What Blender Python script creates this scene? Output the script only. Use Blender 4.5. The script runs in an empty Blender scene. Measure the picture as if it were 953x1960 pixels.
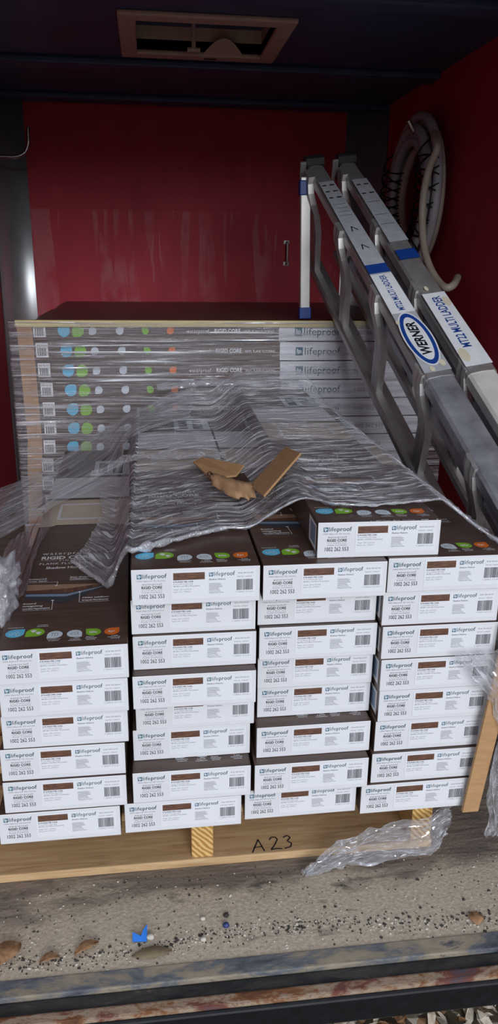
import bpy, bmesh, math, random
from mathutils import Vector, Matrix, noise

random.seed(7)
S = bpy.context.scene
COL = S.collection
PI = math.pi

# ------------------------------------------------------------------ camera, world, sun, exposure
cam_d = bpy.data.cameras.new('camera'); cam = bpy.data.objects.new('camera', cam_d); COL.objects.link(cam)
Xc = Vector((0.99196307, -0.02851815, 0.12327199))      # world X, Y, Z axes seen in camera coordinates (y down, z forward)
Yc = Vector((-0.12599706, -0.31177844, 0.94176374))
Zc = Vector((0.01157619, -0.94972676, -0.3128659))
right = Vector((Xc.x, Yc.x, Zc.x)); down = Vector((Xc.y, Yc.y, Zc.y)); fwd = Vector((Xc.z, Yc.z, Zc.z))
m = Matrix((right, -down, -fwd)).transposed().to_4x4()
m.translation = Vector((0, -1.04089, 1.01309))
cam.matrix_world = m
cam_d.sensor_fit = 'HORIZONTAL'; cam_d.sensor_width = 36.0
cam_d.lens = 36.0 * 1465.0 / 953.0
cam_d.clip_start = 0.02
S.camera = cam

world = bpy.data.worlds.new('overcast_sky'); S.world = world; world.use_nodes = True
bg = world.node_tree.nodes['Background']
bg.inputs[0].default_value = (0.80, 0.88, 1.0, 1); bg.inputs[1].default_value = 0.58

sun_d = bpy.data.lights.new('hazy_sun_offscreen', 'SUN'); sun_d.energy = 2.1; sun_d.angle = math.radians(31); sun_d.color = (0.96, 0.98, 1.0)
sun = bpy.data.objects.new('hazy_sun_offscreen', sun_d); COL.objects.link(sun)
el = math.radians(19); az = math.radians(7)
sdir = Vector((-math.sin(az) * math.cos(el), math.cos(az) * math.cos(el), -math.sin(el)))
sun.rotation_euler = sdir.to_track_quat('-Z', 'Y').to_euler()
sun.location = (0.6, -6, 3)

S.view_settings.view_transform = 'Standard'
S.view_settings.look = 'None'
S.view_settings.gamma = 1.0
S.view_settings.use_curve_mapping = False
S.view_settings.exposure = 0.0

# ------------------------------------------------------------------ materials
def new_mat(name):
    mt = bpy.data.materials.new(name); mt.use_nodes = True
    nt = mt.node_tree
    return mt, nt, nt.nodes['Principled BSDF']

def nd(nt, typ, **kw):
    n = nt.nodes.new(typ)
    for k, v in kw.items():
        if k in n.inputs: n.inputs[k].default_value = v
        else: setattr(n, k, v)
    return n

def coords(nt, scale=(1, 1, 1), kind='Object', rot=(0, 0, 0)):
    tc = nd(nt, 'ShaderNodeTexCoord'); mp = nd(nt, 'ShaderNodeMapping')
    mp.inputs['Scale'].default_value = scale; mp.inputs['Rotation'].default_value = rot
    nt.links.new(tc.outputs[kind], mp.inputs['Vector'])
    return mp.outputs['Vector']

def ramp(nt, fac, stops, interp='LINEAR'):
    r = nd(nt, 'ShaderNodeValToRGB'); cr = r.color_ramp; cr.interpolation = interp
    while len(cr.elements) < len(stops): cr.elements.new(0.5)
    for e, (p, c) in zip(cr.elements, stops):
        e.position = p; e.color = (*c, 1) if len(c) == 3 else c
    nt.links.new(fac, r.inputs['Fac'])
    return r.outputs['Color']

def noise_tex(nt, vec, scale=5, detail=4, rough=.6, dist=0):
    n = nd(nt, 'ShaderNodeTexNoise'); n.inputs['Scale'].default_value = scale; n.inputs['Detail'].default_value = detail
    n.inputs['Roughness'].default_value = rough; n.inputs['Distortion'].default_value = dist
    nt.links.new(vec, n.inputs['Vector'])
    return n.outputs['Fac']

def mixc(nt, fac, a, b, blend='MIX'):
    mx = nd(nt, 'ShaderNodeMix', data_type='RGBA', blend_type=blend)
    for sock, v in ((mx.inputs['Factor'], fac), (mx.inputs[6], a), (mx.inputs[7], b)):
        if isinstance(v, bpy.types.NodeSocket): nt.links.new(v, sock)
        elif isinstance(v, (int, float)): sock.default_value = v
        else: sock.default_value = (*v, 1)
    return mx.outputs[2]

def bump(nt, bsdf, h, strength=.3, dist=.01):
    b = nd(nt, 'ShaderNodeBump'); b.inputs['Strength'].default_value = strength; b.inputs['Distance'].default_value = dist
    nt.links.new(h, b.inputs['Height']); nt.links.new(b.outputs['Normal'], bsdf.inputs['Normal'])

def simple(name, col, rough=.6, metal=0.0, var=.12, scale=30, sc3=(1, 1, 1), bmp=0.0, spec=.5, kind='Object'):
    mt, nt, p = new_mat(name)
    f = noise_tex(nt, coords(nt, sc3, kind), scale, 4)
    lo = tuple(max(0, c * (1 - var)) for c in col); hi = tuple(min(1, c * (1 + var)) for c in col)
    nt.links.new(ramp(nt, f, [(.3, lo), (.7, hi)]), p.inputs['Base Color'])
    p.inputs['Roughness'].default_value = rough; p.inputs['Metallic'].default_value = metal
    p.inputs['Specular IOR Level'].default_value = spec
    if bmp: bump(nt, p, f, bmp, .002)
    return mt

def sr(r, g, b):                       # sRGB 0-255 to linear
    f = lambda c: (c / 255 / 12.92) if c / 255 <= .04045 else ((c / 255 + .055) / 1.055) ** 2.4
    return (f(r), f(g), f(b))

M = {}
M['white'] = simple('carton_white', (.74, .75, .80), .55, var=.03, scale=12)
M['sticker'] = simple('sticker_white', (.79, .81, .87), .4, var=.02, scale=12)
# printed brown carton board
mt, nt, p = new_mat('carton_brown')
v = coords(nt, (1, 14, 14)); f = noise_tex(nt, v, 6, 5, .65, .4)
f2 = noise_tex(nt, coords(nt), 260, 2)
c = ramp(nt, f, [(.25, (.062, .035, .027)), (.55, (.092, .054, .042)), (.8, (.135, .084, .066))])
c = mixc(nt, ramp(nt, f2, [(.74, (0, 0, 0)), (.78, (.5, .5, .5))]), c, (.22, .17, .14))
nt.links.new(c, p.inputs['Base Color']); p.inputs['Roughness'].default_value = .36
M['brown'] = mt
M['teal'] = simple('print_teal', sr(52, 104, 128), .5, var=.05)
M['tealgrey'] = simple('print_teal_grey', sr(70, 92, 104), .5, var=.05)
M['ink'] = simple('print_ink', sr(38, 40, 52), .5, var=.05)
M['inkgrey'] = simple('print_grey', sr(140, 140, 156), .5, var=.05)
M['inkmid'] = simple('print_midgrey', sr(98, 98, 112), .5, var=.05)
M['pwhite'] = simple('print_white', (.78, .78, .8), .5, var=.03)
M['pblue'] = simple('print_blue', sr(98, 190, 228), .5, var=.04)
M['pgreen'] = simple('print_green', sr(130, 188, 48), .5, var=.04)
M['porange'] = simple('print_orange', sr(226, 112, 36), .5, var=.04)
M['pgrey'] = simple('print_pale_grey', sr(206, 216, 226), .5, var=.04)
M['photo_cream'] = simple('print_photo_cream', sr(196, 182, 164), .5, var=.06)
M['photo_white'] = simple('print_photo_white', sr(214, 214, 220), .5, var=.04)
M['photo_brown'] = simple('print_photo_brown', sr(74, 54, 50), .5, var=.2)
M['photo_dark'] = simple('print_photo_dark', sr(60, 62, 72), .5, var=.1)
M['tan'] = simple('print_plank_tan', sr(160, 128, 104), .5, var=.12, scale=60, sc3=(1, 6, 1))
M['steelblue'] = simple('print_steel_blue', sr(130, 150, 176), .4, var=.06)
# wood swatch
mt, nt, p = new_mat('print_wood_swatch')
f = noise_tex(nt, coords(nt, (25, 1, 260)), 3.2, 5, .6, .8)
nt.links.new(ramp(nt, f, [(.25, sr(66, 44, 38)), (.5, sr(104, 72, 58)), (.75, sr(138, 100, 80))]), p.inputs['Base Color'])
p.inputs['Roughness'].default_value = .45
M['swatch'] = mt
M['kraft'] = simple('kraft_board', sr(182, 142, 100), .8, var=.1, scale=40, sc3=(1, 1, 4), bmp=.1)
M['kraft_dark'] = simple('kraft_print_inside', sr(66, 46, 38), .7, var=.15)
M['kraft_old'] = simple('kraft_board_dull', sr(168, 132, 98), .75, var=.14, scale=30, bmp=.1)
M['edge_pale'] = simple('edge_board_pale', sr(206, 190, 140), .7, var=.15, scale=20, sc3=(1, 6, 20))

# red painted wall
RED = ((.46, .034, .056), (.56, .044, .070))
def red_wall(name, streak, k1, k2):
    mt, nt, p = new_mat(name)
    f = noise_tex(nt, coords(nt, (3, 3, 1.2)), 3, 5)
    c = ramp(nt, f, [(.3, k1), (.7, k2)])
    if streak:
        n1 = noise_tex(nt, coords(nt, (13, 1, 1.1)), 1.0, 3, .55, .55)
        n2 = noise_tex(nt, coords(nt, (5, 1, 3.0)), 1.3, 3)
        st = ramp(nt, n1, [(.53, (0, 0, 0)), (.55, (1, 1, 1))])
        pm = ramp(nt, n2, [(.40, (0, 0, 0)), (.55, (1, 1, 1))])
        geo = nd(nt, 'ShaderNodeTexCoord'); sep = nd(nt, 'ShaderNodeSeparateXYZ'); nt.links.new(geo.outputs['Object'], sep.inputs[0])
        zz = nd(nt, 'ShaderNodeMapRange'); zz.inputs[1].default_value = 1.225; zz.inputs[2].default_value = 1.205
        nt.links.new(sep.outputs['Z'], zz.inputs[0])
        mul = nd(nt, 'ShaderNodeMath', operation='MULTIPLY'); nt.links.new(st, mul.inputs[0]); nt.links.new(pm, mul.inputs[1])
        mul2 = nd(nt, 'ShaderNodeMath', operation='MULTIPLY'); nt.links.new(mul.outputs[0], mul2.inputs[0]); nt.links.new(zz.outputs[0], mul2.inputs[1])
        mul3 = nd(nt, 'ShaderNodeMath', operation='MULTIPLY'); nt.links.new(mul2.outputs[0], mul3.inputs[0]); mul3.inputs[1].default_value = .45
        c = mixc(nt, mul3.outputs[0], c, (.60, .22, .24))
    nt.links.new(c, p.inputs['Base Color']); p.inputs['Roughness'].default_value = .55
    p.inputs['Specular IOR Level'].default_value = .25
    bump(nt, p, f, .08, .01)
    return mt
M['red_back'] = red_wall('red_paint_streaked', True, *RED)
M['red'] = red_wall('red_paint', False, *RED)
M['navy'] = simple('ceiling_navy_paint', (.050, .080, .18), .5, var=.2, scale=6, bmp=.05)
M['navy2'] = simple('roof_bow_navy', (.050, .080, .18), .5, var=.2, scale=6)
# aluminium
def alu(name, col, rough, var=.15, scale=25, sc3=(1, 1, 1), bmp=.05, met=1.0):
    mt, nt, p = new_mat(name)
    f = noise_tex(nt, coords(nt, sc3), scale, 5)
    lo = tuple(c * (1 - var) for c in col); hi = tuple(min(1, c * (1 + var)) for c in col)
    nt.links.new(ramp(nt, f, [(.3, lo), (.7, hi)]), p.inputs['Base Color'])
    p.inputs['Metallic'].default_value = met
    r = nd(nt, 'ShaderNodeMapRange'); r.inputs[3].default_value = rough * .8; r.inputs[4].default_value = rough * 1.25
    nt.links.new(f, r.inputs[0]); nt.links.new(r.outputs[0], p.inputs['Roughness'])
    bump(nt, p, f, bmp, .002)
    return mt
M['alu_post'] = alu('aluminium_corner', (.66, .69, .72), .36, .08, 8, met=.75)
M['alu'] = alu('ladder_aluminium', (.50, .49, .49), .45, .12, 30, met=.75)
M['alu_dark'] = alu('ladder_aluminium_worn', (.36, .37, .42), .45, .3, 18, met=.6)
M['alu_pale'] = alu('ladder_pale_rail', (.66, .65, .63), .5, .12, 14, met=.25)
M['steel'] = alu('steel_rod', (.45, .44, .44), .3, .1, 40)
M['hinge'] = simple('ladder_hinge_black', (.02, .02, .025), .5)
M['lblue'] = simple('ladder_blue_plastic', sr(22, 62, 140), .45, var=.08)
M['lsticker'] = simple('ladder_sticker_grey', sr(168, 172, 180), .45, var=.12, scale=40)
M['lwhite'] = simple('ladder_sticker_white', sr(218, 222, 228), .45, var=.06, scale=40)
M['lblack'] = simple('ladder_ink', sr(20, 22, 30), .5)
M['lpaint'] = simple('paint_splash', sr(206, 200, 178), .6, var=.06)
M['vent'] = simple('vent_beige_plastic', sr(200, 178, 158), .5, var=.1)
M['hose'] = simple('white_hose', sr(206, 196, 180), .45, var=.1, scale=20)
M['hose2'] = simple('white_hose_grey', sr(190, 190, 196), .45, var=.1, scale=20)
M['net'] = simple('black_net', (.012, .012, .014), .7)
# pine
def pine(name, sc, a, b, c3):
    mt, nt, p = new_mat(name)
    f = noise_tex(nt, coords(nt, sc), 5, 5, .6, 1.2); f2 = noise_tex(nt, coords(nt), 9, 3)
    c = ramp(nt, f, [(.25, a), (.5, b), (.75, c3)])
    c = mixc(nt, ramp(nt, f2, [(.62, (0, 0, 0)), (.8, (.5, .5, .5))]), c, sr(120, 88, 60))
    nt.links.new(c, p.inputs['Base Color']); p.inputs['Roughness'].default_value = .75
    bump(nt, p, f, .15, .002)
    return mt
M['pine_x'] = pine('pine_grain_across', (1.2, 18, 18), sr(164, 128, 90), sr(196, 162, 120), sr(214, 184, 144))
M['pine_y'] = pine('pine_grain_along', (18, 1.2, 18), sr(176, 132, 80), sr(206, 164, 108), sr(222, 186, 132))
mt, nt, p = new_mat('pine_end_grain')
wv = nd(nt, 'ShaderNodeTexWave', wave_type='BANDS', bands_direction='DIAGONAL'); wv.inputs['Scale'].default_value = 55; wv.inputs['Distortion'].default_value = 5
wv.inputs['Detail Scale'].default_value = .6
nt.links.new(coords(nt), wv.inputs['Vector'])
nt.links.new(ramp(nt, wv.outputs['Fac'], [(.2, sr(176, 128, 66)), (.8, sr(226, 190, 124))]), p.inputs['Base Color']); p.inputs['Roughness'].default_value = .8
M['pine_end'] = mt
# weathered plywood floor with dried mud
mt, nt, p = new_mat('weathered_plywood_floor')
g = noise_tex(nt, coords(nt, (1.5, 22, 1)), 5, 6, .65, .6)
big = noise_tex(nt, coords(nt, (1, 2.2, 1)), 5.5, 5, .6, .3)
fine = noise_tex(nt, coords(nt), 160, 3)
spk = noise_tex(nt, coords(nt), 420, 1)
wood = ramp(nt, g, [(.25, sr(78, 72, 70)), (.5, sr(124, 112, 102)), (.75, sr(158, 142, 128))])
mud = ramp(nt, fine, [(.3, sr(168, 154, 136)), (.7, sr(204, 190, 170))])
tc = nd(nt, 'ShaderNodeTexCoord'); sep = nd(nt, 'ShaderNodeSeparateXYZ'); nt.links.new(tc.outputs['Object'], sep.inputs[0])
mr = nd(nt, 'ShaderNodeMapRange'); mr.inputs[1].default_value = .045; mr.inputs[2].default_value = -.10; mr.inputs[3].default_value = -.18; mr.inputs[4].default_value = .34
nt.links.new(sep.outputs['Y'], mr.inputs[0])
add = nd(nt, 'ShaderNodeMath', operation='ADD'); nt.links.new(big, add.inputs[0]); nt.links.new(mr.outputs[0], add.inputs[1])
c = mixc(nt, ramp(nt, add.outputs[0], [(.42, (0, 0, 0)), (.62, (1, 1, 1))]), wood, mud)
st = noise_tex(nt, coords(nt, (1, 2.4, 1)), 9, 4, .6, .2)
c = mixc(nt, ramp(nt, st, [(.60, (0, 0, 0)), (.70, (.75, .75, .75))]), c, sr(58, 56, 56))
c = mixc(nt, ramp(nt, spk, [(.74, (0, 0, 0)), (.78, (.6, .6, .6))]), c, sr(196, 190, 180))
nt.links.new(c, p.inputs['Base Color']); p.inputs['Roughness'].default_value = .9
bump(nt, p, fine, .4, .004)
M['floor'] = mt
# sill metals
def worn(name, stops, scale, sc3, rough=.6, metal=.0):
    mt, nt, p = new_mat(name)
    f = noise_tex(nt, coords(nt, sc3), scale, 6, .7, .4)
    nt.links.new(ramp(nt, f, stops), p.inputs['Base Color']); p.inputs['Roughness'].default_value = rough; p.inputs['Metallic'].default_value = metal
    bump(nt, p, f, .4, .003)
    return mt
M['sill_plate'] = worn('sill_plate_muddy', [(.34, sr(62, 66, 76)), (.46, sr(100, 104, 112)), (.54, sr(140, 130, 114)), (.62, sr(158, 146, 128)), (.70, sr(72, 76, 86))], 9, (1, 2.5, 2.5))
M['rust'] = worn('sill_rust', [(.36, sr(84, 50, 36)), (.45, sr(124, 80, 48)), (.52, sr(156, 138, 118)), (.60, sr(108, 58, 44)), (.70, sr(70, 72, 86))], 9, (1, 2, 2), .8)
M['rubber'] = worn('sill_rubber', [(.4, sr(26, 27, 30)), (.62, sr(60, 58, 56)), (.75, sr(110, 102, 92))], 12, (1, 3, 3), .8)
M['black'] = simple('bumper_black', (.006, .007, .010), .35, var=.4, scale=60)
M['dirt'] = worn('leafy_ground', [(.35, sr(70, 60, 52)), (.5, sr(112, 98, 84)), (.65, sr(150, 138, 122))], 12, (1, 1, 1), .95)
M['leaf'] = worn('dry_leaf', [(.35, sr(120, 84, 58)), (.5, sr(166, 126, 90)), (.7, sr(186, 158, 128))], 30, (1, 1, 1), .8)
M['leaf2'] = worn('dry_leaf_grey', [(.35, sr(180, 164, 144)), (.5, sr(216, 204, 186)), (.7, sr(236, 228, 216))], 30, (1, 1, 1), .8)
M['leaf3'] = worn('dry_leaf_olive', [(.35, sr(120, 104, 80)), (.6, sr(142, 126, 100))], 30, (1, 1, 1), .8)
M['grit_d'] = simple('grit_dark', sr(56, 52, 50), .9, var=.4, scale=200)
M['grit_p'] = simple('grit_pale', sr(200, 194, 184), .9, var=.15, scale=200)
M['scrap_blue'] = simple('scrap_blue', sr(36, 120, 222), .5, var=.15)
M['stone_blue'] = simple('stone_blue', sr(44, 60, 116), .5, var=.15)

# clear stretch film; white streaks are milky folds plus highlights painted into the opacity
def film(name, base, streak, su, sv, tint=(.93, .93, .95), white=(.82, .83, .90), hi=.55, rough=.16):
    mt = bpy.data.materials.new(name); mt.use_nodes = True; nt = mt.node_tree
    for n in list(nt.nodes):
        if n.type != 'OUTPUT_MATERIAL': nt.nodes.remove(n)
    out = [n for n in nt.nodes if n.type == 'OUTPUT_MATERIAL'][0]
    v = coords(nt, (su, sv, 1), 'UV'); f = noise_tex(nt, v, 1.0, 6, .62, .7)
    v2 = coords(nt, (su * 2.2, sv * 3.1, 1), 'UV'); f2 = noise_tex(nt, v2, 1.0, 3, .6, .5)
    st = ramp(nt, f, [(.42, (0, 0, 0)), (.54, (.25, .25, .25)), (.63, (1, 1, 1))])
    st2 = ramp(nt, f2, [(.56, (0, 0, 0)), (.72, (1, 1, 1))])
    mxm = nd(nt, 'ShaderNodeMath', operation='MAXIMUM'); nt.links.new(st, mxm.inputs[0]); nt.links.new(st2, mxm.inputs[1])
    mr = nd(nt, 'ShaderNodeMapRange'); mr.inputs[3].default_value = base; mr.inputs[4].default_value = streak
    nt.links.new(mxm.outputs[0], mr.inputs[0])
    tr = nd(nt, 'ShaderNodeBsdfTransparent'); tr.inputs[0].default_value = (*tint, 1)
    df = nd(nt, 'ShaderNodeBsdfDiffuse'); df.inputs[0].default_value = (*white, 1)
    gl = nd(nt, 'ShaderNodeBsdfGlossy'); gl.inputs['Roughness'].default_value = rough; gl.inputs[0].default_value = (.95, .96, 1, 1)
    b = nd(nt, 'ShaderNodeBump'); b.inputs['Strength'].default_value = .9; b.inputs['Distance'].default_value = .006
    nt.links.new(mxm.outputs[0], b.inputs['Height'])
    nt.links.new(b.outputs['Normal'], gl.inputs['Normal'])
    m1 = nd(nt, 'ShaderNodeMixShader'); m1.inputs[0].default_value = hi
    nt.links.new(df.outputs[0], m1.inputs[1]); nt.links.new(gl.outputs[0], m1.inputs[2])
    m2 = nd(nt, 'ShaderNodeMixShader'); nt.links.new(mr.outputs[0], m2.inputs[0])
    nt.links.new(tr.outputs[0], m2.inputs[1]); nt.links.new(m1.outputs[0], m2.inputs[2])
    nt.links.new(m2.outputs[0], out.inputs['Surface'])
    return mt
M['film_top'] = film('stretch_film_top', .14, .95, 5, 110, hi=.42)
M['film_back'] = film('stretch_film_back', .07, .92, 4.0, 75, hi=.5)
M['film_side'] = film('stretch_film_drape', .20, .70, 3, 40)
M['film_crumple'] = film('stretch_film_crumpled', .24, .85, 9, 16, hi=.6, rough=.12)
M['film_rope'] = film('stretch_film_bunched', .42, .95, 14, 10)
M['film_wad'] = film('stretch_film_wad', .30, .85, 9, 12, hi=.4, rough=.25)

# ------------------------------------------------------------------ mesh helpers
def mk(name, verts, faces, mats, parent=None, fm=None, smooth=False, uvs=None):
    me = bpy.data.meshes.new(name)
    me.from_pydata([tuple(v) for v in verts], [], faces)
    for x in (mats if isinstance(mats, (list, tuple)) else [mats]): me.materials.append(M[x] if isinstance(x, str) else x)
    if fm: me.polygons.foreach_set('material_index', fm)
    if smooth: me.polygons.foreach_set('use_smooth', [True] * len(faces))
    if uvs:
        ul = me.uv_layers.new(name='UVMap')
        for l in me.loops: ul.data[l.index].uv = uvs[l.vertex_index]
    me.update()
    return put(name, me, parent)

def put(name, me, parent=None):
    o = bpy.data.objects.new(name, me); COL.objects.link(o)
    if parent: o.parent = parent
    return o

def tag(o, label, cat, group=None):
    o['label'] = label; o['category'] = cat
    if group: o['group'] = group
    return o

def struct(o, label=None):
    o['kind'] = 'structure'
    if label: o['label'] = label
    return o

def empty(name, loc=(0, 0, 0)):
    o = bpy.data.objects.new(name, None); COL.objects.link(o); o.location = loc; o.empty_display_size = .05
    return o

class B:
    """collects geometry for ONE mesh"""
    def __init__(s): s.v = []; s.f = []; s.m = []
    def add(s, vs, fs, mi=0):
        o = len(s.v); s.v += [Vector(x) for x in vs]
        for f in fs: s.f.append(tuple(i + o for i in f)); s.m.append(mi)
        return s
    def box(s, lo, hi, mi=0, M4=None):
        x0, y0, z0 = lo; x1, y1, z1 = hi
        vs = [Vector(q) for q in ((x0, y0, z0), (x1, y0, z0), (x1, y1, z0), (x0, y1, z0), (x0, y0, z1), (x1, y0, z1), (x1, y1, z1), (x0, y1, z1))]
        if M4: vs = [M4 @ q for q in vs]
        return s.add(vs, [(0, 3, 2, 1), (4, 5, 6, 7), (0, 1, 5, 4), (1, 2, 6, 5), (2, 3, 7, 6), (3, 0, 4, 7)], mi)
    def cbox(s, lo, hi, c=.003, mi=0, M4=None):        # box with chamfered edges
        bm = bmesh.new(); bmesh.ops.create_cube(bm, size=1)
        d = [hi[i] - lo[i] for i in range(3)]
        for q in bm.verts: q.co = Vector([lo[i] + (q.co[i] + .5) * d[i] for i in range(3)])
        bmesh.ops.bevel(bm, geom=bm.edges[:], offset=c, segments=2, affect='EDGES', profile=.5)
        bm.verts.index_update()
        vs = [q.co.copy() for q in bm.verts]; fs = [tuple(x.index for x in f.verts) for f in bm.faces]; bm.free()
        if M4: vs = [M4 @ q for q in vs]
        return s.add(vs, fs, mi)
    def tube(s, pts, r, n=8, mi=0, cap=True, flat=1.0):
        pts = [Vector(q) for q in pts]; o = len(s.v); up = None
        rr = r if isinstance(r, (list, tuple)) else [r] * len(pts)
        for i, q in enumerate(pts):
            t = (pts[min(i + 1, len(pts) - 1)] - pts[max(i - 1, 0)]).normalized()
            if up is None:
                up = t.cross(Vector((0, 0, 1)));
                if up.length < .1: up = t.cross(Vector((1, 0, 0)))
            up = (up - t * up.dot(t)).normalized(); sd = t.cross(up)
            for k in range(n):
                a = 2 * PI * k / n
                s.v.append(q + (up * math.cos(a) + sd * math.sin(a) * flat) * rr[i])
        for i in range(len(pts) - 1):
            for k in range(n):
                a = o + i * n + k; b = o + i * n + (k + 1) % n
                s.f.append((a, b, b + n, a + n)); s.m.append(mi)
        if cap:
            s.f.append(tuple(o + k for k in range(n))[::-1]); s.m.append(mi)
            s.f.append(tuple(o + (len(pts) - 1) * n + k for k in range(n))); s.m.append(mi)
        return s
    def slab(s, poly, thick, mi=0):                    # planar 3D polygon given a thickness along its normal
        pl = [Vector(q) for q in poly]; nrm = Vector((0, 0, 0))
        for i in range(len(pl)):
            a, b = pl[i], pl[(i + 1) % len(pl)]
            nrm += a.cross(b)
        nrm.normalize(); n = len(pl)
        vs = pl + [q - nrm * thick for q in pl]
        fs = [tuple(range(n)), tuple(range(2 * n - 1, n - 1, -1))] + [(i, i + n, (i + 1) % n + n, (i + 1) % n) for i in range(n)]
        return s.add(vs, fs, mi)
    def obj(s, name, mats, parent=None, smooth=False): return mk(name, s.v, s.f, mats, parent, s.m, smooth)

# ---- flat print: lettering and marks collected in one mesh lying in the local x/z (or other) plane
_tc = {}
def glyphs(txt, bold=0.0, space=1.0, shear=0.0):
    key = (txt, bold, space, shear)
    if key in _tc: return _tc[key]
    cu = bpy.data.curves.new('tmp_text', 'FONT'); cu.body = txt; cu.size = 1; cu.resolution_u = 2
    cu.space_character = space; cu.shear = shear; cu.offset = bold; cu.fill_mode = 'FRONT'
    ob = bpy.data.objects.new('tmp_text', cu); COL.objects.link(ob)
    dg = bpy.context.evaluated_depsgraph_get(); dg.update()
    me = bpy.data.meshes.new_from_object(ob.evaluated_get(dg))
    vs = [(v.co.x, v.co.y) for v in me.vertices]; fs = [tuple(p.vertices) for p in me.polygons]
    bpy.data.meshes.remove(me); bpy.data.objects.remove(ob); bpy.data.curves.remove(cu)
    _tc[key] = (vs, fs)
    return _tc[key]

class Print:
    def __init__(s, mats): s.v = []; s.f = []; s.m = []; s.mats = mats; s.part = 'lettering'; s.pt = []
    def poly(s, pts, mat, lift=0.0):
        o = len(s.v); s.v += [(x, y, lift) for x, y in pts]; s.f.append(tuple(range(o, o + len(pts)))); s.m.append(s.mats.index(mat)); s.pt.append(s.part)
    def rect(s, x0, y0, x1, y1, mat, lift=0.0): s.poly([(x0, y0), (x1, y0), (x1, y1), (x0, y1)], mat, lift)
    def text(s, txt, x0, y0, mat, width=None, height=None, bold=0.0, space=1.0, lift=.0001, shear=0.0, center=False):
        """x0,y0 = baseline start; width = total width; height = capital height"""
        vs, fs = glyphs(txt, bold, space, shear)
        xs = [q[0] for q in vs]; a, b = min(xs), max(xs)
        ky = (height / .70) if height else None
        kx = (width / (b - a)) if width else ky
        if ky is None: ky = kx
        off = x0 - (kx * (b - a) / 2 if center else 0)
        o = len(s.v); s.v += [(off + (q[0] - a) * kx, y0 + q[1] * ky, lift) for q in vs]
        mi = s.mats.index(mat)
        for f in fs: s.f.append(tuple(i + o for i in f)); s.m.append(mi); s.pt.append(s.part)
    def ell(s, cx, cy, rx, ry, mat, lift=0.0, n=20, corner=None):
        pts = []
        for k in range(n):
            a = 2 * PI * k / n; x, y = math.cos(a), math.sin(a)
            if corner is not None:
                if (x * corner[0] > 0) and (y * corner[1] > 0):
                    t = max(abs(x), abs(y)); x, y = x / t, y / t
            pts.append((cx + x * rx, cy + y * ry))
        s.poly(pts, mat, lift)
    def line(s, x0, y0, x1, y1, w, mat, lift=.0001):
        d = Vector((x1 - x0, y1 - y0)); n = Vector((-d.y, d.x)).normalized() * w / 2
        s.poly([(x0 - n.x, y0 - n.y), (x1 - n.x, y1 - n.y), (x1 + n.x, y1 + n.y), (x0 + n.x, y0 + n.y)], mat, lift)
    def mesh(s, name, o, ex, ey):
        o, ex, ey = Vector(o), Vector(ex).normalized(), Vector(ey).normalized(); ez = ex.cross(ey)
        me = bpy.data.meshes.new(name)
        me.from_pydata([tuple(o + ex * x + ey * y + ez * z) for x, y, z in s.v], [], s.f)
        for x in s.mats: me.materials.append(M[x])
        me.polygons.foreach_set('material_index', s.m); me.update()
        return me
    def parts(s, o, ex, ey):                            # one mesh for each named part of the print
        o, ex, ey = Vector(o), Vector(ex).normalized(), Vector(ey).normalized(); ez = ex.cross(ey); out = []
        for pn in dict.fromkeys(s.pt):
            ids = [i for i, q in enumerate(s.pt) if q == pn]; used = sorted({k for i in ids for k in s.f[i]}); ix = {k: j for j, k in enumerate(used)}
            mm = sorted({s.m[i] for i in ids}); nm = pn.split('#')[0]
            me = bpy.data.meshes.new(nm)
            me.from_pydata([tuple(o + ex * s.v[k][0] + ey * s.v[k][1] + ez * s.v[k][2]) for k in used], [], [tuple(ix[k] for k in s.f[i]) for i in ids])
            for k in mm: me.materials.append(M[s.mats[k]])
            me.polygons.foreach_set('material_index', [mm.index(s.m[i]) for i in ids]); me.update()
            out.append((nm, me))
        return out

# ------------------------------------------------------------------ the trailer shell
XL, XR, YB, ZC, YD = -.63, 1.05, 2.65, 1.65, -.15
b = B().box((XL - .03, YD, -.03), (XR + .03, YB + .03, 0)); struct(b.obj('floor', 'floor'), 'weathered muddy plywood trailer floor')
b = B().box((XL - .03, YB, 0), (XR + .03, YB + .03, ZC)); wb = struct(b.obj('wall_back', 'red_back'), 'red painted front wall of the trailer with pale drip streaks')
b = B().box((XL - .03, YD, 0), (XL, YB, ZC)); struct(b.obj('wall_left', 'red'), 'red painted side wall')
b = B().box((XR, YD, 0), (XR + .03, YB, ZC)); struct(b.obj('wall_right', 'red'), 'red painted side wall carrying the hose coil')
VX0, VX1, VY0, VY1 = -.015, .39, 1.41, 1.775
b = B()
for lo, hi in (((XL - .03, YD), (VX0, YB + .03)), ((VX1, YD), (XR + .03, YB + .03)), ((VX0, YD), (VX1, VY0)), ((VX0, VY1), (VX1, YB + .03))):
    b.box((*lo, ZC), (*hi, ZC + .03))
struct(b.obj('ceiling', 'navy'), 'dark navy trailer ceiling')
# panel joint on the back wall
b = B().box((-.47, YB - .004, 1.222), (.88, YB, 1.226)); b.obj('panel_joint', 'red', wb)
# roof bows
for i, (y0, y1) in enumerate(((1.90, 2.0), (2.50, 2.60), (1.12, 1.2), (.3, .38))):
    b = B().cbox((XL, y0, ZC - .022), (XR, y1, ZC), .006); struct(b.obj('trim_%d' % (i + 1), 'navy2'), 'dark roof bow under the trailer ceiling')
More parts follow.
